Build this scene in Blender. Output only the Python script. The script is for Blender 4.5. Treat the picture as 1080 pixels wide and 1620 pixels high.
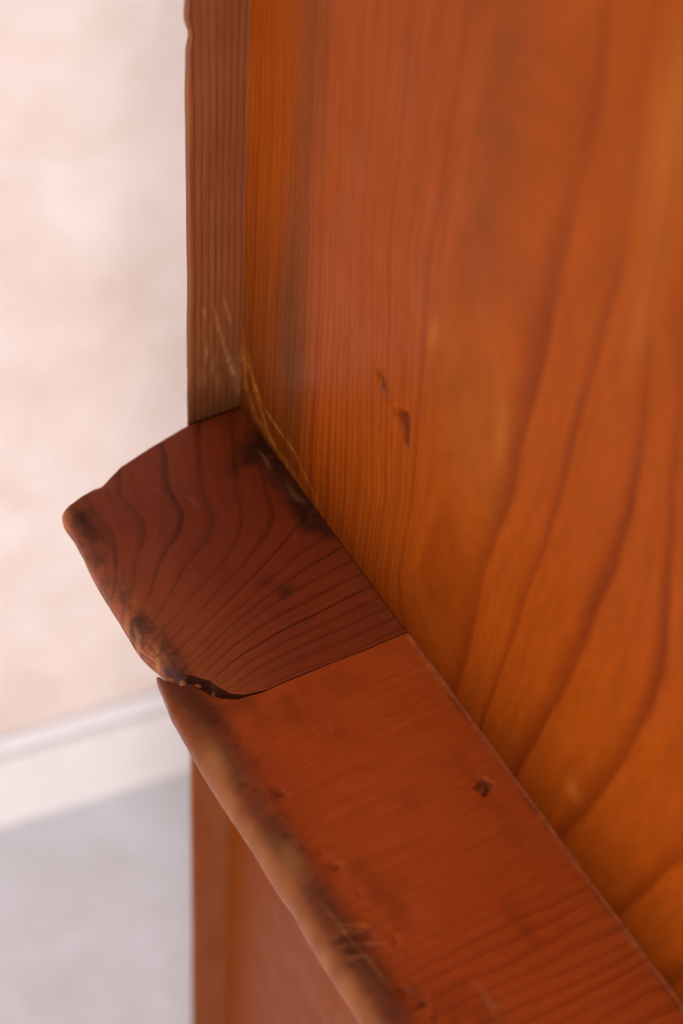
import bpy, math, random
import numpy as np

# ------------------------------------------------------------------ camera, world, lamps, exposure
for o in list(bpy.data.objects): bpy.data.objects.remove(o)
S = bpy.context.scene
COL = S.collection
MM = 0.001
LEDGE = 850.0                      # height of the ledge top above the floor, mm (all part coordinates: z = 0 at the ledge top)

cam = bpy.data.cameras.new('camera'); camo = bpy.data.objects.new('camera', cam); COL.objects.link(camo)
camo.location = (-0.1948, -0.3591, 0.3946 + LEDGE * MM)
camo.rotation_euler = (0.73793, -0.06628, -0.52138)
cam.sensor_fit = 'VERTICAL'; cam.sensor_height = 36.0; cam.sensor_width = 24.0
cam.lens = 55.93; cam.clip_start = 0.01; cam.clip_end = 100
cam.dof.use_dof = True; cam.dof.focus_distance = 0.497; cam.dof.aperture_fstop = 7.2
S.camera = camo

w = bpy.data.worlds.new('World'); S.world = w; w.use_nodes = True
bg = w.node_tree.nodes['Background']; bg.inputs['Color'].default_value = (1.0, 0.93, 0.90, 1); bg.inputs['Strength'].default_value = 0.39

def area(name, loc, target, size, size_y, power, col):
    L = bpy.data.lights.new(name, 'AREA'); L.shape = 'RECTANGLE'; L.size = size; L.size_y = size_y; L.energy = power; L.color = col
    o = bpy.data.objects.new(name, L); COL.objects.link(o); o.location = loc
    d = [t - l for t, l in zip(target, loc)]
    from mathutils import Vector
    o.rotation_euler = Vector(d).to_track_quat('-Z', 'Y').to_euler()
    return o
area('window_light', (-1.15, -1.6, 0.52), (0.0, 0.0, 0.68), 1.3, 1.0, 56, (1.0, 0.95, 0.92))

S.view_settings.view_transform = 'Standard'; S.view_settings.look = 'None'
S.view_settings.exposure = 0.4; S.view_settings.gamma = 1.0

# ------------------------------------------------------------------ helpers
rng = np.random.default_rng(7)
random.seed(7)
_lat = rng.random((256, 256))
def vnoise(x, y):
    x = np.asarray(x, float); y = np.asarray(y, float)
    xi = np.floor(x).astype(int); yi = np.floor(y).astype(int)
    fx = x - xi; fy = y - yi
    fx = fx * fx * (3 - 2 * fx); fy = fy * fy * (3 - 2 * fy)
    a = _lat[xi % 256, yi % 256]; b = _lat[(xi + 1) % 256, yi % 256]
    c = _lat[xi % 256, (yi + 1) % 256]; d = _lat[(xi + 1) % 256, (yi + 1) % 256]
    return (a * (1 - fx) + b * fx) * (1 - fy) + (c * (1 - fx) + d * fx) * fy
def fbm(x, y, oct=4, off=0.0):
    s = 0; amp = 1; tot = 0
    x = np.asarray(x, float) + off * 17.3; y = np.asarray(y, float) + off * 9.1
    for k in range(oct):
        s = s + amp * (vnoise(x * 2**k + 31 * k, y * 2**k + 57 * k) - 0.5); tot += amp; amp *= 0.5
    return s / tot * 2          # about -1..1
def sstep(a, b, x):
    t = np.clip((x - a) / (b - a), 0, 1); return t * t * (3 - 2 * t)
def gauss(x, y, cx, cy, sx, sy=None, rot=0.0):
    sy = sy or sx
    dx = x - cx; dy = y - cy; c, s = math.cos(rot), math.sin(rot)
    u = dx * c + dy * s; v = -dx * s + dy * c
    return np.exp(-(u / sx) ** 2 - (v / sy) ** 2)
def polydist(x, y, pts):
    """distance of every grid point to a polyline, and how far along it (0..1)"""
    best = np.full(x.shape, 1e9); par = np.zeros(x.shape); n = len(pts) - 1
    for i in range(n):
        (ax, ay), (bx, by) = pts[i], pts[i + 1]
        dx, dy = bx - ax, by - ay; L = dx * dx + dy * dy + 1e-9
        t = np.clip(((x - ax) * dx + (y - ay) * dy) / L, 0, 1)
        d = np.hypot(x - ax - t * dx, y - ay - t * dy)
        m = d < best; best = np.where(m, d, best); par = np.where(m, (i + t) / n, par)
    return best, par
def scratch(x, y, pts, width, fade=True):
    d, p = polydist(x, y, pts)
    ww = width * (0.55 + 0.9 * vnoise(x * 1.7, y * 1.7))
    v = np.clip(1 - d / ww, 0, 1)
    if fade: v = v * np.clip(4 * p * (1 - p) + 0.15, 0, 1)
    return v
def resample(pts, step=7.0):
    out = []
    for (a, b), (c, d) in zip(pts[:-1], pts[1:]):
        n = max(1, int(math.hypot(c - a, d - b) / step))
        for k in range(n): out.append((a + (c - a) * k / n, b + (d - b) * k / n))
    out.append(pts[-1]); return out
def ring_field(curves, gx, gy, smooth=2.0):
    """growth-ring number all over a surface, thin-plate interpolated between the curves of single rings"""
    P = []; V = []
    for k, pts in curves.items():
        for q in resample(pts): P.append(q); V.append(k)
    P = np.array(P, float) / 100; V = np.array(V, float)
    def ker(r2): return 0.5 * r2 * np.log(r2 + 1e-12)
    n = len(P); r2 = ((P[:, None] - P[None]) ** 2).sum(-1)
    A = np.zeros((n + 3, n + 3)); A[:n, :n] = ker(r2) + np.eye(n) * smooth * 1e-4
    A[:n, n] = 1; A[:n, n + 1:] = P; A[n:, :n] = A[:n, n:].T
    sol = np.linalg.lstsq(A, np.concatenate([V, np.zeros(3)]), rcond=None)[0]
    gx = np.asarray(gx, float); X = gx.ravel() / 100; Y = np.asarray(gy, float).ravel() / 100
    out = np.zeros(X.size)
    for i in range(0, X.size, 20000):
        x = X[i:i + 20000]; y = Y[i:i + 20000]
        q = (x[:, None] - P[None, :, 0]) ** 2 + (y[:, None] - P[None, :, 1]) ** 2
        out[i:i + 20000] = ker(q) @ sol[:n] + sol[n] + sol[n + 1] * x + sol[n + 2] * y
    return out.reshape(gx.shape)

class Mesh:
    """collects point grids (in mm, z from the ledge top) and their wood attributes, builds ONE mesh object"""
    KEYS = ('ring', 'along', 'tone', 'line', 'dirt', 'wear')
    def __init__(s): s.v = []; s.f = []; s.n = 0; s.a = {k: [] for k in s.KEYS}
    def grid(s, X, Y, Z, flip=False, **at):
        m, n = X.shape
        s.v.append(np.stack([X, Y, Z + LEDGE], -1).reshape(-1, 3) * MM)
        idx = np.arange(m * n).reshape(m, n) + s.n
        q = np.stack([idx[:-1, :-1], idx[1:, :-1], idx[1:, 1:], idx[:-1, 1:]], -1).reshape(-1, 4)
        if flip: q = q[:, ::-1]
        s.f.append(q); s.n += m * n
        for k in s.KEYS:
            v = at.get(k, 0.0); s.a[k].append(np.broadcast_to(np.asarray(v, float), (m, n)).ravel())
    def build(s, name, mat, parent=None):
        me = bpy.data.meshes.new(name)
        V = np.concatenate(s.v); F = np.concatenate(s.f)
        me.vertices.add(len(V)); me.vertices.foreach_set('co', V.astype(np.float32).ravel())
        me.loops.add(F.size); me.loops.foreach_set('vertex_index', F.astype(np.int32).ravel())
        me.polygons.add(len(F)); me.polygons.foreach_set('loop_start', np.arange(0, F.size, 4, dtype=np.int32))
        me.update(calc_edges=True)
        for k in s.KEYS:
            a = me.attributes.new(k, 'FLOAT', 'POINT'); a.data.foreach_set('value', np.concatenate(s.a[k]).astype(np.float32))
        me.polygons.foreach_set('use_smooth', np.ones(len(F), bool))
        me.materials.append(mat); me.validate(); me.update()
        o = bpy.data.objects.new(name, me); COL.objects.link(o)
        if parent: o.parent = parent
        return o

def srgb(r, g, b, k=1.0):
    f = lambda c: (c / 12.92 if c <= 0.04045 else ((c + 0.055) / 1.055) ** 2.4)
    return (f(r / 255) * k, f(g / 255) * k, f(b / 255) * k, 1)

class NT:
    def __init__(s, name):
        s.m = bpy.data.materials.new(name); s.m.use_nodes = True; s.t = s.m.node_tree; s.t.nodes.clear()
    def n(s, typ, **kw):
        nd = s.t.nodes.new(typ)
        for k, v in kw.items():
            if k in ('operation', 'blend_type', 'data_type', 'attribute_name', 'interpolation_type', 'noise_dimensions', 'clamp', 'use_clamp', 'distribution'): setattr(nd, k, v)
            else: nd.inputs[k.replace('_', ' ')].default_value = v
        return nd
    def l(s, a, b): s.t.links.new(a, b)
    def val(s, x, sock):
        if hasattr(x, 'is_linked') or isinstance(x, bpy.types.NodeSocket): s.l(x, sock)
        else: sock.default_value = x
    def math(s, op, a, b=0.0, c=0.0, clamp=False):
        nd = s.n('ShaderNodeMath', operation=op); nd.use_clamp = clamp
        s.val(a, nd.inputs[0]); s.val(b, nd.inputs[1]); s.val(c, nd.inputs[2]); return nd.outputs[0]
    def attr(s, k): return s.n('ShaderNodeAttribute', attribute_name=k).outputs['Fac']
    def mixc(s, f, a, b, mode='MIX'):
        nd = s.n('ShaderNodeMix', data_type='RGBA', blend_type=mode)
        s.val(f, nd.inputs[0]); s.val(a, nd.inputs[6]); s.val(b, nd.inputs[7]); return nd.outputs[2]
    def vec(s, x, y, z):
        nd = s.n('ShaderNodeCombineXYZ'); s.val(x, nd.inputs[0]); s.val(y, nd.inputs[1]); s.val(z, nd.inputs[2]); return nd.outputs[0]
    def noise(s, v, scale, detail=3.0, rough=0.55, dist=0.0):
        nd = s.n('ShaderNodeTexNoise', Scale=scale, Detail=detail, Roughness=rough, Distortion=dist); s.l(v, nd.inputs['Vector']); return nd.outputs['Fac']
    def rng(s, x, a, b, c=0.0, d=1.0, smooth=True):
        nd = s.n('ShaderNodeMapRange'); nd.interpolation_type = 'SMOOTHSTEP' if smooth else 'LINEAR'
        s.val(x, nd.inputs[0])
        for i, q in enumerate((a, b, c, d)): nd.inputs[1 + i].default_value = q
        return nd.outputs[0]

def wood(name, base, base2, alt, linec, dirt_shadec, wearc, rough=0.36, width=0.32, fibre=0.3, blotch=0.6, spec=0.25, coat=0.0, wobble=0.08, fine=0.0, fine_max=1e6, soft_k=0.25, fleck=0.25):
    """varnished softwood: the mesh carries the ring number, the position along the grain and stain / painted shade / wear amounts"""
    k = NT(name)
    obj = k.n('ShaderNodeTexCoord').outputs['Object']
    ring = k.attr('ring'); al = k.attr('along')
    wob = k.math('MULTIPLY', k.math('SUBTRACT', k.noise(obj, 160, 3), 0.5), wobble)
    wob2 = k.math('MULTIPLY', k.math('SUBTRACT', k.noise(obj, 28, 2), 0.5), wobble * 2.5)
    rr = k.math('ADD', k.math('ADD', ring, wob), wob2)
    fr = k.math('FRACT', rr)
    up = k.rng(fr, 1.0 - width, 0.93); dn = k.rng(fr, 0.93, 1.0, 1.0, 0.0)
    prof = k.math('MULTIPLY', up, dn)
    # each ring has its own strength
    idv = k.vec(k.math('FLOOR', rr), 0.5, 0.5)
    wn = k.n('ShaderNodeTexWhiteNoise'); k.l(idv, wn.inputs['Vector'])
    prof = k.math('MULTIPLY', prof, k.rng(wn.outputs['Value'], 0, 1, 0.55, 1.0, False))
    # finer, weaker rings between the strong ones
    f2 = k.math('FRACT', k.math('MULTIPLY', k.math('ADD', rr, k.math('MULTIPLY', wob2, 1.5)), 2.71))
    prof = k.math('MAXIMUM', prof, k.math('MULTIPLY', k.math('MULTIPLY', k.rng(f2, 0.55, 0.9), k.rng(f2, 0.9, 1.0, 1.0, 0.0)), k.rng(ring, fine_max - 0.8, fine_max + 0.4, fine, 0.0)))
    # soft shading across the ring (earlywood to latewood)
    soft = k.math('MULTIPLY', k.math('POWER', fr, 2.0), soft_k)
    # fibres: streaks running along the grain
    fv = k.vec(k.math('MULTIPLY', rr, 5.0), k.math('MULTIPLY', al, 0.035), 0.0)
    fib = k.noise(fv, 1.0, 4, 0.6)
    fv2 = k.vec(k.math('MULTIPLY', rr, 17.0), k.math('MULTIPLY', al, 0.16), 3.0)
    fib2 = k.noise(fv2, 1.0, 3, 0.6)
    bl = k.noise(obj, 19, 4, 0.55, 0.4)
    bl2 = k.noise(obj, 70, 4, 0.6, 0.3)
    c = k.mixc(k.math('MULTIPLY', k.rng(bl, 0.3, 0.7), blotch), base, base2)
    c = k.mixc(k.math('MULTIPLY', k.rng(bl2, 0.35, 0.75), blotch * 0.5), c, base2)
    c = k.mixc(k.attr('tone'), c, alt)
    fm = k.math('ADD', k.rng(fib, 0.3, 0.7, 1 - fibre, 1 + fibre), k.rng(fib2, 0.3, 0.7, -fibre * 0.5, fibre * 0.5))
    hv = k.n('ShaderNodeHueSaturation'); k.l(fm, hv.inputs['Value']); k.l(c, hv.inputs['Color']); c = hv.outputs['Color']
    ln = k.math('MULTIPLY', k.math('ADD', prof, soft), k.attr('line'), clamp=True)
    c = k.mixc(ln, c, linec)
    fl = k.noise(k.vec(k.math('MULTIPLY', rr, 42.0), k.math('MULTIPLY', al, 0.5), 7.0), 1.0, 2, 0.5)
    c = k.mixc(k.math('MULTIPLY', k.rng(fl, 0.60, 0.74), fleck), c, linec)
    # grime and painted shade, both broken up into patches
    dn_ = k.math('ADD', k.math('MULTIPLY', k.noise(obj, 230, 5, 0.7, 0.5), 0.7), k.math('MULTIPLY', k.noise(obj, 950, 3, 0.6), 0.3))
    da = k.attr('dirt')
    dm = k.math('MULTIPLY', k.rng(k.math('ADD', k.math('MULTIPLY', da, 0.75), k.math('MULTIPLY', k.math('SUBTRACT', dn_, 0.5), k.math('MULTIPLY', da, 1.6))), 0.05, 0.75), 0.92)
    c = k.mixc(dm, c, dirt_shadec)
    c = k.mixc(k.math('MULTIPLY', k.attr('wear'), 0.85, clamp=True), c, wearc)
    # micro relief
    mic = k.noise(obj, 2200, 3, 0.6)
    h = k.math('ADD', k.math('MULTIPLY', fib2, 0.5), k.math('ADD', k.math('MULTIPLY', mic, 0.35), k.math('MULTIPLY', prof, 0.15)))
    h = k.math('ADD', h, k.math('MULTIPLY', dm, k.math('MULTIPLY', dn_, 1.2)))
    bp = k.n('ShaderNodeBump', Strength=0.35, Distance=0.00025); k.l(h, bp.inputs['Height'])
    p = k.n('ShaderNodeBsdfPrincipled')
    k.l(c, p.inputs['Base Color']); k.l(bp.outputs[0], p.inputs['Normal'])
    rg = k.math('ADD', k.rng(k.noise(obj, 45, 4, 0.6), 0.3, 0.7, rough - 0.07, rough + 0.09), k.math('MULTIPLY', k.math('ADD', dm, k.attr('wear')), 0.22))
    k.l(rg, p.inputs['Roughness']); p.inputs['Specular IOR Level'].default_value = spec
    p.inputs['Coat Weight'].default_value = coat; p.inputs['Coat Roughness'].default_value = 0.25
    o = k.n('ShaderNodeOutputMaterial'); k.l(p.outputs[0], o.inputs[0])
    return k.m

K = 0.56
M_panel = wood('panel_wood', srgb(168, 75, 14, K), srgb(156, 61, 10, K), srgb(116, 58, 20, K), srgb(108, 32, 7, K), srgb(74, 22, 7, K), srgb(210, 128, 52, K), rough=0.36, fibre=0.10, width=0.32, blotch=0.22, wobble=0.04, spec=0.055, fine=0.8, fine_max=19.3, soft_k=0.08)
K = 0.37
M_post = wood('post_wood', srgb(160, 84, 46, K), srgb(144, 72, 38, K), srgb(172, 102, 58, K), srgb(108, 50, 28, K), srgb(80, 42, 26, K), srgb(222, 156, 100, K), rough=0.42, fibre=0.14, width=0.45, spec=0.1)
K = 0.75
M_front = wood('ledge_wood', srgb(224, 104, 40, K), srgb(208, 88, 29, K), srgb(112, 52, 20, K), srgb(150, 54, 18, K), srgb(104, 50, 22, K), srgb(206, 140, 82, K), rough=0.40, fibre=0.09, width=0.6, wobble=0.25, spec=0.16, fine=0.15, fleck=0.12)
K = 0.77
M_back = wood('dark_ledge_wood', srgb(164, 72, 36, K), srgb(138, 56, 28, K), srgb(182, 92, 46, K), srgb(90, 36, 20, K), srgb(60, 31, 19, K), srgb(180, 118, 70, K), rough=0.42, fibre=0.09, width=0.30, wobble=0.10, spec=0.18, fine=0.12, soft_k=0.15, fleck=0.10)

def plain(name, col, rough=0.8, mot=None):
    k = NT(name); obj = k.n('ShaderNodeTexCoord').outputs['Object']
    n1 = k.noise(obj, 9, 4, 0.6, 0.4); n2 = k.noise(obj, 45, 4, 0.65)
    c = k.mixc(k.rng(n1, 0.3, 0.7), col, mot or col)
    c = k.mixc(k.math('MULTIPLY', k.rng(n2, 0.4, 0.75), 0.4), c, mot or col)
    bp = k.n('ShaderNodeBump', Strength=0.5, Distance=0.004); k.l(k.math('ADD', n1, k.math('MULTIPLY', n2, 0.4)), bp.inputs['Height'])
    p = k.n('ShaderNodeBsdfPrincipled', Roughness=rough); k.l(c, p.inputs['Base Color']); k.l(bp.outputs[0], p.inputs['Normal'])
    o = k.n('ShaderNodeOutputMaterial'); k.l(p.outputs[0], o.inputs[0]); return k.m
M_wall = plain('plaster', (0.575, 0.480, 0.458, 1), 0.85, (0.495, 0.385, 0.342, 1))
M_skirt = plain('painted_skirting', (0.56, 0.515, 0.515, 1), 0.5, (0.53, 0.47, 0.465, 1))
M_highlight = plain('highlight_paint', (0.565, 0.525, 0.545, 1), 0.5, (0.55, 0.50, 0.515, 1))  # a little lighter than the skirting: the lit edge as colour
M_floor = plain('pale_stone', (0.69, 0.68, 0.74, 1), 0.6, (0.60, 0.58, 0.61, 1))

# ------------------------------------------------------------------ setting: floor, wall, skirting
WA = math.radians(-7.54)                           # the wall runs a little askew of the furniture
WC = np.array([-0.017, 0.407])                     # a point on the wall base (x, y), m
wd = np.array([math.cos(WA), math.sin(WA)]); wn_ = np.array([-math.sin(WA), math.cos(WA)])   # along / into the wall
def struct(name, verts, faces, mat):
    me = bpy.data.meshes.new(name); me.from_pydata(verts, [], faces); me.materials.append(mat); me.update()
    o = bpy.data.objects.new(name, me); COL.objects.link(o); o['kind'] = 'structure'; return o
def prism(a0, a1, prof):
    """profile (distance out of the wall, height) swept along the wall from a0 to a1"""
    V = []; n = len(prof)
    for a in (a0, a1):
        for d, z in prof:
            q = WC + wd * a - wn_ * d; V.append((q[0], q[1], z))
    F = [[i, (i + 1) % n, n + (i + 1) % n, n + i] for i in range(n)] + [list(range(n))[::-1], list(range(n, 2 * n))]
    return V, F
struct('floor', [(-4, -3, 0), (3, -3, 0), (3, 1.6, 0), (-4, 1.6, 0)], [[0, 1, 2, 3]], M_floor)
# plaster wall with a gently uneven face
nx, nz = 320, 160
A_, Z_ = np.meshgrid(np.linspace(-3.2, 2.6, nx), np.linspace(0, 2.6, nz), indexing='ij')
dep = 0.006 * fbm(A_ * 6, Z_ * 6, 4) + 0.005 * fbm(A_ * 18, Z_ * 12, 3)
PX = WC[0] + wd[0] * A_ - wn_[0] * dep; PY = WC[1] + wd[1] * A_ - wn_[1] * dep
V = np.stack([PX, PY, Z_], -1).reshape(-1, 3); I = np.arange(nx * nz).reshape(nx, nz)
F = np.stack([I[:-1, :-1], I[1:, :-1], I[1:, 1:], I[:-1, 1:]], -1).reshape(-1, 4)
wo = struct('wall', V.tolist(), F.tolist(), M_wall)
wo.data.polygons.foreach_set('use_smooth', np.ones(len(F), bool))
v_, f_ = prism(-3.1, 2.5, [(-0.004, 0), (0.016, 0), (0.016, 0.090), (0.014, 0.095), (0.008, 0.0985), (-0.004, 0.100)])
skirt_o = struct('skirting_board', v_, f_, M_skirt)
v_, f_ = prism(-3.1, 2.5, [(-0.004, 0.1), (0.010, 0.1005), (0.013, 0.106), (0.012, 0.114), (0.007, 0.120), (-0.004, 0.122)])
skirting_highlight = struct('skirting_highlight', v_, f_, M_highlight); skirting_highlight.parent = skirt_o; del skirting_highlight['kind']  # added strip, stands in for the skirting's top edge catching light

# ------------------------------------------------------------------ the piece of furniture
root = bpy.data.objects.new('wooden_furniture', None); COL.objects.link(root); root.location = (0, 0, 0)
root['label'] = 'corner of reddish-brown varnished pine furniture with a cracked, worn ledge board'
root['category'] = 'furniture'

# ---- side panel: big upright board, its broad face looks left (-x)
FACE = {
 6: [(0, 260), (0, 158), (0, 115), (0, 67), (0, 12), (0, -60)],
 13: [(-51, 186), (-53.3, 150), (-56.2, 109.5), (-59.2, 62.8), (-62.3, 11.6), (-63, -10.7)],
 14: [(-59.7, 190.6), (-61.3, 155), (-63.4, 114.7), (-67.8, 70.1), (-72.9, 22), (-73, -13)],
 15: [(-65.3, 193.6), (-66.9, 158.5), (-68.7, 118.6), (-74.5, 75.7), (-80, 29.8), (-80, -6.5)],
 16: [(-72.1, 197.2), (-73, 162.3), (-74, 122.3), (-80.9, 81.1), (-87.7, 37.4), (-87, 2.2)],
 17: [(-81.3, 202.1), (-81.6, 167.6), (-82.3, 128.4), (-88.4, 87.4), (-94.5, 43.4), (-93.6, 8.4)],
 18: [(-91.2, 207.4), (-90.7, 173.3), (-90, 134), (-95.9, 93.7), (-101.5, 50.4), (-100.2, 15.4)],
 19: [(-102.9, 213.6), (-101.8, 180.2), (-100.6, 141.6), (-104.2, 100.7), (-108.1, 56.3), (-106.7, 22.3)],
 20: [(-146.8, 242), (-150.3, 217), (-151.2, 201), (-151.1, 180), (-150.3, 159.3), (-150.5, 143.2), (-149.9, 119.2), (-149.4, 96.7), (-147, 75.3), (-145.4, 52.3), (-144, 25.9), (-142.7, 0.8)],
 21: [(-161.2, 231.3), (-164.4, 211.7), (-167.2, 193.4), (-167.3, 177.5), (-167.1, 162.1), (-166.2, 143), (-166.5, 123.4), (-166.8, 112.5), (-164.4, 86.3), (-162.3, 69.2), (-161.1, 47.3), (-159.3, 26.7), (-157.7, 10.2)],
 22: [(-174.7, 218.3), (-177.6, 200.8), (-178.5, 186.1), (-182.5, 169.8), (-187.6, 147.7), (-190.5, 131.4), (-190.8, 110.2), (-188.2, 90.8), (-185.7, 68.6), (-182.7, 45.6), (-179.3, 20.4), (-176.5, 3.5)],
 23: [(-186, 190), (-193.9, 167.2), (-199.8, 146.6), (-206.8, 123.5), (-213.3, 98.5), (-214.6, 82.1), (-212.7, 60.6), (-207.5, 34), (-203.8, 14), (-201.2, 0.1)],
 24: [(-205, 190), (-222, 150), (-236, 110), (-241, 80), (-238, 50), (-231, 20), (-226, 0)],
}
def build_panel():
    m = Mesh()
    ya = np.concatenate([np.arange(0, 46, 0.45), np.arange(46, 130, 0.8), np.arange(130, 330.1, 2.0)])
    za = np.concatenate([np.linspace(-LEDGE, -30, 140)[:-1], np.arange(-30, 45, 0.5), np.arange(45, 125, 0.8), np.arange(125, 340.1, 2.5)])
    Y, Z = np.meshgrid(-ya - 0.1, za, indexing='ij')
    ring = ring_field(FACE, Y, np.clip(Z, -40, 250))
    ring = ring + 0.10 * fbm(Y / 9, Z / 60, 3)
    X = 0.12 * fbm(Y / 60, Z / 90, 3) + 0.02 * fbm(Y / 4, Z / 30, 2)
    # knocks in the face
    def dent(cx, cz, sx, sz, rot, dep):
        return dep * gauss(Y, Z, cx, cz, sx, sz, rot)
    dz = dent(-83.6, 82.2, 2.0, 3.0, 0.3, 1.0)
    # wedge-shaped dent
    u = (Y + 100.5) * 0.62 + (Z - 71) * 0.785; v = -(Y + 100.5) * 0.785 + (Z - 71) * 0.62
    t = np.clip(u / 13, 0, 1)
    wedge = sstep(0, 1.5, u) * np.clip(1.35 - np.abs(v - 1.5 * t) / (0.8 + 6.0 * t), 0, 1) * sstep(1.0, 0.72, u / 13 + 0.10 * fbm(Y / 3, Z / 3, 2))
    dz = dz + 1.5 * wedge
    X = X + dz
    line = 0.30 + 0.28 * sstep(-95, -140, Y) * sstep(230, 120, Z) + 0.26 * sstep(120, 20, Z) * sstep(-130, -60, Y) + 0.1 * fbm(Y / 40, Z / 60, 3)
    line = line * (1 - 0.45 * sstep(-106, -116, Y) * sstep(-146, -132, Y))
    tone = 0.5 * np.exp(-((Y + 37 + 5 * fbm(Z / 80, Z * 0, 2)) / 9) ** 2) * sstep(-20, 60, Z)
    tone = tone + 0.6 * sstep(-52, -30, Y + 6 * fbm(Y / 20, Z / 40, 3)) * sstep(125, 50, Z + 12 * fbm(Y / 15, Z / 40, 3, 4)) * sstep(-60, 0, Z) + 0.55 * sstep(-30, -60, Z)  # last term: darker colour below the ledge, offsets the low lamp
    tone = tone + 0.35 * np.exp(-((Y + 118) / 9) ** 2) * sstep(60, 200, Z)
    wear = 0.9 * scratch(Y, Z, [(-3.5, 24), (-9, 20.5), (-16, 14.5), (-28, 12.8), (-39, 12.3), (-52, 6), (-58, 2)], 1.1)
    wear = wear + 0.7 * scratch(Y, Z, [(-0.2, 36), (-1.5, 24), (-4, 12), (-12, 3)], 3.2)
    wear = wear + 0.6 * scratch(Y, Z, [(-2, 34), (-9, 19), (-20, 6), (-30, 2)], 2.4) + 0.65 * scratch(Y, Z, [(-1, 16), (-12, 5), (-30, 2.5), (-46, 1)], 2.6)
    wear = wear + 0.4 * scratch(Y, Z, [(-33, 17), (-38, 12.5)], 0.9)
    wear = wear * (0.25 + 1.1 * vnoise(Y * 0.9, Z * 0.5)) * (0.5 + 0.9 * vnoise(Y * 0.22, Z * 0.2))
    wear = wear + 0.40 * gauss(Y, Z, -105.5, 117.8, 2.2, 5) + 0.30 * gauss(Y, Z, -139.4, 112, 3, 12, -0.15) + 0.45 * gauss(Y, Z, -197, 25, 2.5, 4) + 0.15 * gauss(Y, Z, -130, 100, 14, 30)
    wear = wear + 0.35 * gauss(Y, Z, -171, 225, 7, 26) + 0.2 * gauss(Y, Z, -176, 180, 4, 20)
    dirt = 0.5 * gauss(Y, Z, -66.5, 87.8, 0.8, 1.4) + 0.62 * wedge + 0.5 * gauss(Y, Z, -83.6, 84, 3.6, 3.6) + 0.25 * gauss(Y, Z, -88, 80, 6, 5)  # dent shading painted in, since the frontal lamp leaves them flat
    m.grid(X, Y, Z, ring=ring, along=Z, tone=np.clip(tone, 0, 1), line=np.clip(line, 0, 1), dirt=np.clip(dirt, 0, 1), wear=np.clip(wear, 0, 1))
    # other five sides
    def side(P00, P10, P01, P11, ax):
        a, b = np.meshgrid(np.linspace(0, 1, 8), np.linspace(0, 1, 40), indexing='ij')
        P = [(1 - a) * (1 - b) * P00[i] + a * (1 - b) * P10[i] + (1 - a) * b * P01[i] + a * b * P11[i] for i in range(3)]
        m.grid(P[0], P[1], P[2], ring=P[0] / 4 + P[1] / 6, along=P[2], line=0.5)
    y0, y1, z0, z1, T = -0.1, -330.1, -LEDGE, 340.0, 25.0
    side((T, y0, z0), (T, y1, z0), (T, y0, z1), (T, y1, z1), 0)
    side((0, y0, z0), (T, y0, z0), (0, y0, z1), (T, y0, z1), 0)
    side((0, y1, z0), (T, y1, z0), (0, y1, z1), (T, y1, z1), 0)
    side((0, y0, z1), (T, y0, z1), (0, y1, z1), (T, y1, z1), 0)
    side((0, y0, z0), (T, y0, z0), (0, y1, z0), (T, y1, z0), 0)
    return m.build('side_panel', M_panel, root)
panel = build_panel(); panel['label'] = 'broad orange-brown upright panel with wide dark grain lines'

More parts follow.
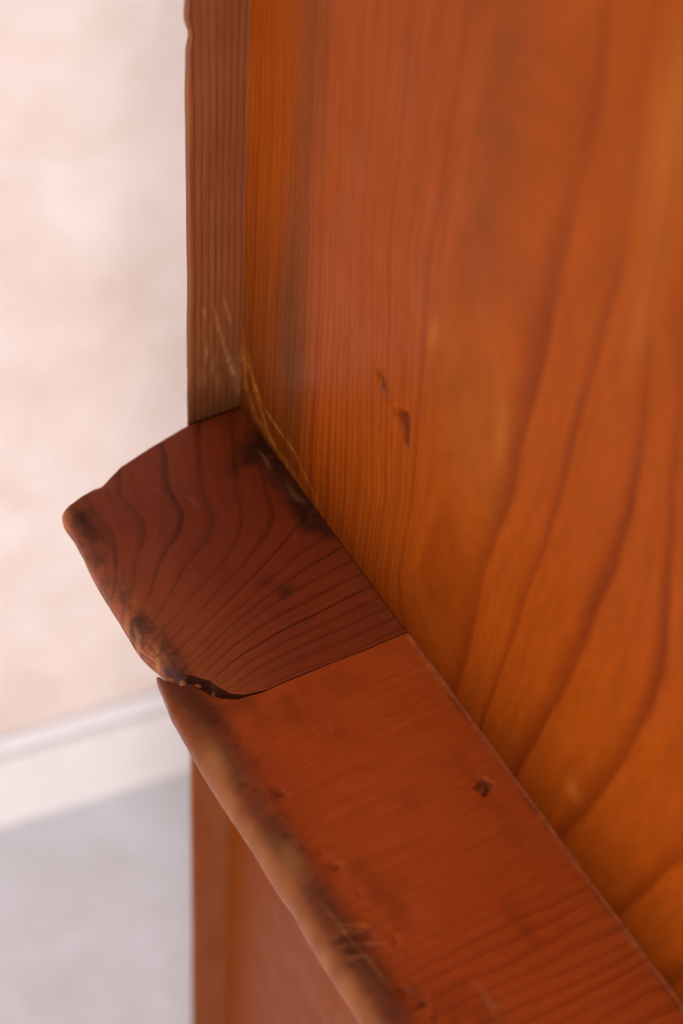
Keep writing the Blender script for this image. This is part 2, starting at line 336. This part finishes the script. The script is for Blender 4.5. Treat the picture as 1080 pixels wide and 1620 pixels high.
# ---- corner post: narrow upright strip behind the ledge, faces the viewer (-y)
def build_post():
    m = Mesh()
    WID = 20.0
    xs = np.concatenate([np.linspace(-WID, -WID + 1.2, 7)[:-1], np.linspace(-WID + 1.2, 25, 95)])
    za = np.concatenate([np.linspace(-LEDGE, -20, 120)[:-1], np.arange(-20, 60, 0.45), np.arange(60, 340.1, 1.6)])
    X, Z = np.meshgrid(xs, za, indexing='ij')
    edge = 0.35 * fbm(Z / 22, Z * 0 + 3, 3) + 0.9 * gauss(Z, Z * 0, 152, 0, 3.0, 1) - 0.5 * gauss(Z, Z * 0, 158, 0, 4, 1)   # uneven arris with a nick
    k = np.clip((-WID + 6 - X) / 6, 0, 1)
    XX = X + edge * k
    e = X + WID
    Y = 0.06 * fbm(X / 12, Z / 70, 3) + np.where(e < 1.2, 1.2 - np.sqrt(np.maximum(0, 1.2 ** 2 - (1.2 - e) ** 2)), 0)
    ring = X / 2.4 + 0.30 * fbm(X / 12, Z / 60, 3) + Z / 400
    wear = 0.9 * scratch(X, Z, [(-14.6, 51), (-13.6, 45.5)], 0.9) + 0.8 * scratch(X, Z, [(-13.8, 36), (-13.2, 30), (-13.7, 25.5)], 0.7)
    wear = wear + 0.75 * scratch(X, Z, [(-11.2, 52), (-10, 46), (-7.8, 36), (-4, 20), (-1.0, 12)], 0.9) + 0.8 * scratch(X, Z, [(-7.4, 54), (-5.4, 45), (-4.2, 39)], 0.7)
    wear = wear + 0.5 * gauss(X, Z, -10.8, 23.3, 1.0, 5) + 0.35 * gauss(X, Z, -15, 19, 2, 5) + 0.45 * gauss(X, Z, -9, 15, 1.2, 4)
    wear = wear + 0.75 * scratch(X, Z, [(-5, 26), (-2.5, 16), (-0.3, 4)], 2.6) + 0.6 * scratch(X, Z, [(-0.3, 30), (-0.3, 2)], 0.9) + 0.08 * sstep(60, 10, Z) * sstep(-30, 0, Z)
    wear = wear * 0.75 * (0.4 + 0.8 * vnoise(X * 1.1, Z * 0.6)) + 0.25 * np.clip(1 - e / 1.0, 0, 1)
    tone = 0.25 * sstep(60, 0, Z) * sstep(-40, 0, Z) + 0.2 * (fbm(X / 9, Z / 50, 3, 2) > 0.1)
    line = 0.62 + 0.25 * fbm(X / 10, Z / 50, 3, 5)
    at = dict(along=Z, tone=np.clip(tone, 0, 1), line=np.clip(line, 0, 1), wear=np.clip(wear, 0, 1))
    m.grid(XX, Y, Z, ring=ring, **at)
    # left side, wrapping round from the worn arris
    ys = np.linspace(1.2, 22, 14); Y2, Z2 = np.meshgrid(ys, za, indexing='ij')        # back bevelled away
    m.grid(XX[0][None, :] + (Y2 - 1.2) * 0.62, Y2, Z2, flip=True, ring=Y2 / 3.1 + 0.3 * fbm(Y2 / 12, Z2 / 45, 3), along=Z2, line=0.6)
    X3, Z3 = np.meshgrid(np.linspace(-WID + 13, 25, 12), np.linspace(-LEDGE, 340, 60), indexing='ij')
    m.grid(X3, X3 * 0 + 22, Z3, flip=True, ring=X3 / 3, along=Z3, line=0.6)
    Y4, Z4 = np.meshgrid(np.linspace(0, 22, 8), np.linspace(-LEDGE, 340, 60), indexing='ij')
    m.grid(Y4 * 0 + 25, Y4, Z4, ring=Y4 / 3, along=Z4, line=0.6)
    for zz in (-LEDGE, 340.0):
        X5, Y5 = np.meshgrid(np.linspace(-WID, 25, 8), np.linspace(0, 22, 8), indexing='ij')
        X5 = np.maximum(X5, -WID + 0.62 * Y5)
        m.grid(X5, Y5, X5 * 0 + zz, ring=X5 / 3, along=Y5, line=0.6)
    return m.build('corner_post', M_post, root)
post = build_post(); post['label'] = 'narrow dark upright strip with pale scratches'

# ---- ledge: two boards side by side, grain running out from the panel, bullnosed free ends
TH = 28.0; RB = 13.0
def build_ledge(name, mat, y_lo, y_hi, Lfun, attrs, relief, nt, r_lo, r_hi, seed, Rfun):
    """board between the edge curves y_lo(x) and y_hi(x); free end at x = -L rounded over"""
    m = Mesh()
    th = np.linspace(0, math.pi / 2, 34)
    e_round = RB * (1 - np.cos(th))                        # distances from the free end, dense where it turns down
    Lm = 75.0
    ee = np.concatenate([e_round[:-1], np.linspace(RB, Lm - 1.0, 150)[:-1], Lm - np.array([1.0, 0.8, 0.6, 0.4, 0.25, 0.12, 0.05, 0.0])])
    tt = np.concatenate([[0, .0015, .003, .005, .008, .012], np.linspace(.018, .982, nt), [.988, .992, .995, .997, .9985, 1]])
    E0, Tt = np.meshgrid(ee, tt, indexing='ij')
    x0 = E0 - Lm
    Yr = y_lo(x0) * (1 - Tt) + y_hi(x0) * Tt
    L = Lfun(Yr)
    k = np.clip(1 - E0 / 45, 0, 1)
    X = x0 - (L - Lm) * k - 0.05
    Yv = Yr
    d_lo = np.abs(Yv - y_lo(x0)); d_hi = np.abs(y_hi(x0) - Yv)
    def circ(R): return R * (1 - np.sqrt(np.maximum(0, 1 - (np.clip(R - E0, 0, R) / R) ** 2)))
    RT = Rfun(Yr); drop = circ(RT); dropb = circ(TH - RT - 0.6)
    def rnd(d, r): return np.where(d < r, r - np.sqrt(np.maximum(0, r * r - (r - d) ** 2)), 0)
    fade = np.clip(1 - drop / (RT * 1.02), 0, 1)
    edge = (rnd(d_lo, r_lo) + rnd(d_hi, r_hi)) * fade + rnd(np.clip(-X - 0.05, 0, 9), 0.3) * sstep(-116, -112, Yv) - (0.9 + 0.5 * fbm(Yv / 6, X * 0, 3)) * np.clip(1 + X / (1.5 + 0.5 * fbm(Yv / 9, X * 0 + 5, 3)), 0, 1) ** 2 * sstep(-113, -119, Yv)
    zt = -drop - edge + relief(X, Yv, E0) * (0.25 + 0.75 * fade)
    zt = np.maximum(zt, -drop * 0.98 - 3.5)
    at = attrs(X, Yv, E0)
    m.grid(X, Yv, zt, flip=True, **at)
    zb = -TH + dropb
    m.grid(X, Yv, zb, **at)
    def skirt(a, b, Xs, Ys, flip, sub=6, jag=0.0, tn=0.3, wr=0.15, dr=0.0):
        # a, b: top and bottom heights along an edge line
        q = np.linspace(0, 1, sub)[None, :]
        ZZ = a[:, None] * (1 - q) + b[:, None] * q
        XX = np.repeat(Xs[:, None], sub, 1); YY = np.repeat(Ys[:, None], sub, 1)
        if jag:
            YY = YY + jag * fbm(XX * 0.9, ZZ * 0.25, 3, seed) * np.sin(q * math.pi)
        m.grid(XX, YY, ZZ, flip=flip, ring=ZZ / 3 + YY / 4.5, along=XX, line=0.5, tone=tn, wear=wr, dirt=dr)
    skirt(zt[:, 0], zb[:, 0], X[:, 0], Yv[:, 0], False, 8, 0.5, 0.3, 0.0, 0.5)  # edge walls coloured dark: painted shade inside the crack
    skirt(zt[:, -1], zb[:, -1], X[:, -1], Yv[:, -1], True, 8, 0.3, 0.3, 0.0, 0.6)
    skirt(zt[0], zb[0], X[0], Yv[0], True, 4, 0.0, 1.0, 0.0, 0.35)
    skirt(zt[-1], zb[-1], X[-1], Yv[-1], False, 4)
    return m.build(name, mat, root)

def curve(pts):
    px = np.array([p[0] for p in pts][::-1], float); py = np.array([p[1] for p in pts][::-1], float)   # given from x = 0 leftwards
    return lambda x: np.interp(x, px, py)

RING_A = {
 0: [(-76, -18), (-77, -40), (-79, -50)],
 1: [(-65.5, -22.8), (-64.2, -33.9), (-67, -44.4), (-71.2, -52.2)],
 2: [(-54.5, -21.2), (-53.3, -32.4), (-55.1, -40.2), (-63.9, -51), (-67.5, -57.4)],
 3: [(-31, -3), (-34.2, -13.4), (-38.1, -22.1), (-40.2, -37.1), (-44.1, -43.9), (-55.7, -53.4), (-64.4, -63.8)],
 4: [(-16, -2), (-21.8, -13.4), (-26.3, -22.4), (-30.3, -33.1), (-32.2, -44.6), (-36.7, -51), (-49.9, -59.6), (-62.2, -69.7)],
 5: [(-6, -8), (-10.9, -18.7), (-15.8, -29.4), (-20.7, -41.5), (-25.3, -51.6), (-37.4, -62.5), (-49.8, -69.5), (-61.8, -76.3)],
 6: [(-3.3, -22.5), (-8.5, -34.8), (-12.9, -50.7), (-19.5, -57.9), (-31.3, -65.6), (-47.1, -74.1), (-61.6, -81)],
 7: [(0, -54), (-5, -58.2), (-10.4, -60.7), (-20, -66.2), (-35.5, -73.5), (-50.3, -80.5), (-63.1, -86.5)],
 8: [(-0.7, -67.3), (-16.3, -71.5), (-32.8, -78.1), (-48.7, -84.5), (-63, -91.1)],
 10: [(-0.6, -81), (-17.3, -82.6), (-34.2, -85.5), (-51.8, -90.7), (-61.3, -95)],
 12: [(0.3, -93.1), (-21.6, -95), (-37.5, -96.4), (-52.7, -99.4), (-61.4, -102.4)],
 14: [(0.9, -103.2), (-13.8, -103.7), (-34.3, -104.2), (-47.2, -105.2), (-56.9, -107.7), (-61, -108.5)],
 16: [(-0.9, -112.6), (-20.7, -113.4), (-38.8, -112.5), (-49.9, -112.7), (-58.1, -112.2)],
}
# crack: torn and open towards the free end, a hairline towards the panel
ca = curve([(1, -113.7), (-14.6, -113.8), (-28, -113.4), (-43.4, -113.2), (-50.4, -113.4), (-57.7, -112.0), (-61.8, -109.6), (-63.8, -106.3), (-65.6, -102.2), (-68.3, -99.4), (-70.8, -97.2), (-72.3, -94.6), (-73.7, -91.5), (-76, -86.0)])
cb = curve([(1, -114.0), (-14.6, -114.1), (-28, -113.7), (-43.4, -113.5), (-50.4, -113.7), (-57.7, -112.3), (-61.8, -109.9), (-63.8, -106.7), (-65.6, -102.9), (-68.3, -100.0), (-70.8, -98.0), (-72.3, -96.2), (-73.7, -94.2), (-75, -92.4), (-76, -91.2)])
_tj = np.random.default_rng(3)
_tx = np.sort(_tj.uniform(-77, -55, 34)); _ta = _tj.uniform(-1, 1, 34); _tb = _tj.uniform(-1, 1, 34)
def teeth(x, amp, a): return amp * sstep(-60, -65, x) * np.interp(x, _tx, a)
yA_lo = lambda x: ca(x) + teeth(x, 0.35, _ta)
yB_hi = lambda x: cb(x) + (teeth(x, 0.9, _tb) - 0.35 * sstep(-62, -68, x))
back = curve([(1, -0.35), (-20.3, -0.4), (-24, -1.0), (-36.4, -4.1), (-48.9, -8.1), (-58.3, -13.3), (-61, -13.4), (-66, -14.6), (-70, -16.4), (-76, -18.5)])
yA_hi = lambda x: back(x) + 0.45 * fbm(x / 5, x * 0 + 4, 3) * sstep(-20, -26, x)

def L_A(y):
    return 75.4 + 0.5 * fbm(y / 16, y * 0 + 2, 3) + 0.8 * sstep(-26, -16, y) - 2.6 * sstep(-74, -90, y) - 0.5 * sstep(-45, -60, y)
def L_B(y):
    return np.interp(y, [-330, -213, -190, -152, -131, -104, -93, -86], [74.2, 74.6, 75.2, 75.8, 76.6, 77.9, 76.6, 75.5]) + 0.35 * fbm(y / 14, y * 0 + 8, 4) - 0.5 * gauss(y, y * 0, -176, 0, 4, 1)

def at_A(X, Y, E):
    ring = ring_field(RING_A, X, Y, 4.0)
    line = 0.62 + 0.35 * fbm(X / 14, Y / 14, 3) - 0.25 * sstep(-50, -72, X) - 0.25 * sstep(-105, -112, Y)
    tone = 0.75 * sstep(-35, -72, X) * sstep(-30, -70, Y) 
    tone = tone + 0.25 * sstep(-60, -100, Y)
    # dark patches with ragged outlines, strongest along the panel joint
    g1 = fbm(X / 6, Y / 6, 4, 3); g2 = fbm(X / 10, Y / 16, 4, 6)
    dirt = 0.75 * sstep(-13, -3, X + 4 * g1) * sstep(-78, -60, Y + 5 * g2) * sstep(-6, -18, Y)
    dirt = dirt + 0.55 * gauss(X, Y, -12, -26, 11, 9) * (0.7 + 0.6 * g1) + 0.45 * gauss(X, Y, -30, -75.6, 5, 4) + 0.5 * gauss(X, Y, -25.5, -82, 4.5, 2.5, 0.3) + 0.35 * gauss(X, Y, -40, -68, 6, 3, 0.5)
    dirt = dirt + sstep(11, 2, E) * (0.62 + 0.16 * fbm(X / 4, Y / 7, 4, 12)) + 0.22 * sstep(0.1, 0.6, g2)  # rounded lip darkened in colour to offset the lamp's stronger light
    wear = 0.8 * scratch(X, Y, [(-4.5, -22.5), (-4.2, -27), (-5.2, -33)], 0.9) + 0.5 * scratch(X, Y, [(-3, -40), (-3.5, -48), (-1.5, -52)], 1.8)
    wear = wear + 0.55 * scratch(X, Y, [(-38, -29), (-35.5, -33), (-34.5, -38)], 0.5) + 0.4 * scratch(X, Y, [(-46, -20), (-43, -26)], 0.5)
    wear = wear + 0.35 * sstep(1.2, 0.2, np.abs(yA_hi(X) - Y)) * sstep(-56, -60, X) + 0.5 * sstep(2.5, 0.4, E) * (vnoise(X, Y / 2.2) > 0.5) * sstep(-60, -74, Y) + 0.6 * gauss(X, Y, -76, -18, 5, 3)
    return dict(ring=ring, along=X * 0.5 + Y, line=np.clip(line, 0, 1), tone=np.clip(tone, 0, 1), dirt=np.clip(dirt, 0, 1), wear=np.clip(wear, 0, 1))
def rel_A(X, Y, E):
    h = 0.10 * fbm(X / 15, Y / 15, 3) + 0.05 * fbm(X / 4, Y / 4, 3)
    h = h - 0.9 * gauss(X, Y, -60, -13, 4, 2)
    h = h - 0.45 * np.clip(fbm(X / 3, Y / 5, 3, 4), 0, 1) * sstep(9, 1, E)
    return h
def tear(X, Y):
    """ragged tear-out near the worn end: short raised fibres"""
    g = gauss(X, Y, -66.5, -198, 4.5, 6.0, 0.4)
    u = (X + 66) * 0.45 + (Y + 198) * 0.89; v = (X + 66) * 0.89 - (Y + 198) * 0.45
    return g, g * sstep(-0.25, 0.45, fbm(u * 0.55, v * 0.16, 4, 11))
PITS = [(-64, -147.3, 1.5, 0.9), (-62.5, -148.8, 0.9, 0.7), (-61.3, -175.7, 1.4, 1.3), (-66, -166, 1.0, 0.8), (-62.5, -170.5, 0.7, 0.6), (-63.5, -216.5, 1.4, 1.0), (-58, -203, 1.0, .8), (-56.5, -207, .8, .6), (-61, -222, 1.1, .8), (-68, -160, .9, .7), (-70.5, -139, .8, .6), (-59.5, -186, .7, .6), (-55.5, -199.5, .7, .5), (-64, -228, 1.2, .7), (-40, -134.3, .9, .6), (-30, -154, .5, .5), (-46, -176, .4, .4), (-35, -208, .6, .4)]
def at_B(X, Y, E):
    ring = -Y / 4.4 + 0.9 * fbm(X / 90, Y / 16, 2, 5) + 0.5 * fbm(X / 60, Y / 30, 3) + 0.0025 * ((X + 38) / 10) ** 2 + 0.10 * fbm(X / 16, Y / 6, 3)
    line = 0.10 + 0.27 * sstep(-196, -222, Y + 12 * fbm(X / 18, Y / 18, 3)) * sstep(-78, -50, X) + 0.10 * fbm(X / 20, Y / 10, 3)
    g1 = fbm(X / 7, Y / 9, 4, 3); g2 = fbm(X / 14, Y / 22, 4, 6); g3 = fbm(X / 2.2, Y / 2.2, 3, 9)
    band = sstep(23, 6, E + 8 * g1 + 4 * g3) * sstep(-108, -125, Y)
    tone = 0.95 * sstep(13, 2.5, E + 2.5 * g2 + 1.8 * g3) + 0.18 * sstep(26, 10, E + 7 * g1) + 0.35 * sstep(0.1, 0.7, g2) + 0.35 * sstep(-120, -114.5, Y) * sstep(30, 16, E)  # lip albedo lowered against the lamp, on top of real brown staining
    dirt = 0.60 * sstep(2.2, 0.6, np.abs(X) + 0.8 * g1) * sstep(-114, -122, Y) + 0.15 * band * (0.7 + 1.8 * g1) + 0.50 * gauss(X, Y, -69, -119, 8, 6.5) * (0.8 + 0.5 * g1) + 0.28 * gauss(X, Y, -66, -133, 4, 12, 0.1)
    dirt = dirt + 0.26 * gauss(X, Y, -64.5, -202, 6, 14) * (0.8 + 0.7 * g1) + 0.22 * sstep(.2, .6, g2) * band
    dirt = dirt + 0.26 * sstep(16, 2, E) * sstep(-0.3, 0.55, fbm(X / 4, Y / 8, 4, 12))  # mottled darkening that also tones down the lamp-lit lip
    dirt = dirt + 1.1 * np.clip(g3 - 0.25, 0, 1) * band + 0.45 * gauss(X, Y, -60, -224, 7, 9) * (g3 > 0.0)
    for (a, b, r, dd) in PITS: dirt = dirt + 0.4 * dd * gauss(X, Y, a, b, r * 0.8, r * 1.3, a * b)
    g, th_ = tear(X, Y); dirt = dirt + 0.55 * (g - th_)
    dirt = dirt + 0.62 * sstep(1.2, 0.8, np.hypot((X + 9.7) / 2.6, (Y + 173.1) / 3.0) + 0.5 * fbm(X / 1.7, Y / 1.7, 3, 2))
    wear = 0.22 * sstep(4.0, 0.5, E) * sstep(-125, -140, Y) * (0.35 + 0.9 * vnoise(X / 3, Y / 5)) + 0.16 * th_
    wear = wear + 0.65 * gauss(X, Y, -70.5, -168, 3.5, 7, -0.1) * (0.5 + 0.5 * g1) + 0.35 * gauss(X, Y, -74, -128, 3, 7)
    wear = wear + 0.55 * scratch(X, Y, [(-41, -133.6), (-39.4, -135.4)], 0.9) + 0.5 * scratch(X, Y, [(-45.5, -222), (-45, -228), (-46, -236)], 1.4) + 0.3 * scratch(X, Y, [(-47, -229), (-42, -233)], 1.2)
    wear = wear + 0.10 * sstep(1.7, 0.5, np.abs(X)) * (0.3 + 0.75 * sstep(0.3, 0.6, vnoise(Y / 5, Y * 0))) * sstep(-112, -125, Y) + 0.35 * scratch(X, Y, [(-70, -182), (-67, -204), (-66, -214)], 0.7)
    wear = wear + 0.25 * sstep(1.0, 0.1, np.abs(yB_hi(X) - Y)) * sstep(-50, -20, X) + 0.75 * sstep(1.6, 0.2, np.abs(yB_hi(X) - Y)) * sstep(-58, -64, X) * sstep(0.35, 0.6, vnoise(X * 0.8, Y * 0.6))
    return dict(ring=ring, along=X, line=np.clip(line, 0, 1), tone=np.clip(tone, 0, 1), dirt=np.clip(dirt, 0, 1), wear=np.clip(wear, 0, 1))
def rel_B(X, Y, E):
    h = 0.12 * fbm(X / 22, Y / 22, 3) + 0.035 * fbm(X / 5, Y / 3, 3)
    for (a, b, r, dd) in PITS: h = h - 0.6 * dd * gauss(X, Y, a, b, r * 0.8, r * 1.3, a * b)
    h = h - 0.6 * sstep(1.15, 0.75, np.hypot((X + 9.7) / 2.6, (Y + 173.1) / 3.0) + 0.5 * fbm(X / 1.7, Y / 1.7, 3, 2))
    g, th_ = tear(X, Y); h = h - 1.3 * g + 1.5 * th_
    h = h - 0.5 * np.clip(fbm(X / 3.5, Y / 7, 3, 4) + 0.1, 0, 1) * sstep(10, 1, E)
    h = h - 0.8 * np.clip(fbm(X / 1.1, Y / 3, 3, 8), 0, 1) * sstep(2.5, 0, np.abs(yB_hi(X) - Y)) * sstep(-54, -62, X)
    return h
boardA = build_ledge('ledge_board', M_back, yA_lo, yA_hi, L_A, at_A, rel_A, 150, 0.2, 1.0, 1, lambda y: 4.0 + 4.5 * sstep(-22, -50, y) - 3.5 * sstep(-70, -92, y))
boardA['label'] = 'dark end board with curved grain and a torn corner at the crack'
yB_lo = lambda x: -330 + 0 * x
boardB = build_ledge('ledge_board', M_front, yB_lo, yB_hi, L_B, at_B, rel_B, 330, 0.8, 0.2, 2, lambda y: 3.5 + 6.5 * sstep(-96, -130, y))
boardB['label'] = 'orange-red front board with a stained, worn rounded end'

# ---- small pieces of the ledge boards: torn splinters in the crack, the dark plug
def chunk(name, mat, parent, c, ax, L, wdt, hgt, seed, wear=0.8, tone=0.3, dirt=0.0):
    """ragged splinter: tapered, bent four-sided sliver"""
    r = np.random.default_rng(seed); n = 7; m = Mesh()
    t = np.linspace(0, 1, n); ang = np.linspace(0, 2 * math.pi, 9)
    Tt, Aa = np.meshgrid(t, ang, indexing='ij')
    taper = np.maximum(0.02, np.sin(np.clip(Tt * 1.08 + 0.10, 0, 1) * math.pi) ** 0.6) * (1 - 0.35 * Tt)
    jit = 1 + 0.25 * (r.random((n, 1)) - 0.5)
    u = (Tt - 0.5) * L; v = wdt / 2 * np.cos(Aa) * taper * jit; h = hgt / 2 * np.sin(Aa) * taper * jit + 0.15 * L * (Tt - 0.5) ** 2
    cx, sx = math.cos(ax), math.sin(ax)
    X = c[0] + u * cx - v * sx; Y = c[1] + u * sx + v * cx; Z = c[2] + h
    m.grid(X, Y, Z, flip=True, ring=v * 2 + h, along=u, line=0.3, wear=wear * (0.75 + 0.4 * vnoise(u * 2 + seed, v * 2)), tone=tone, dirt=dirt)
    return m.build(name, mat, parent)
SPL = [(-73.6, -96.0, -1.6, 1.9, 3.4, 2.6, 1.5, 1.0), (-71.2, -99.2, -0.5, 1.2, 3.0, 3.0, 1.1, 1.0), (-67.6, -102.2, -0.55, 2.2, 2.6, 1.3, 0.9, .5), (-64.6, -107.2, -0.6, 0.9, 2.8, 1.0, 0.8, .2)]
for i, (a, b, z, rot, L, w1, h1, we) in enumerate(SPL):
    chunk('splinter', M_front, boardB, (a, b, z), rot, L, w1, h1, 20 + i, wear=we)
plug = chunk('plug', M_front, boardB, (-9.9, -173.5, -0.55), 0.7, 4.2, 2.6, 1.1, 41, wear=0.2, tone=0.8, dirt=0.5)
plug['label'] = 'small dark rough plug sunk in the board'
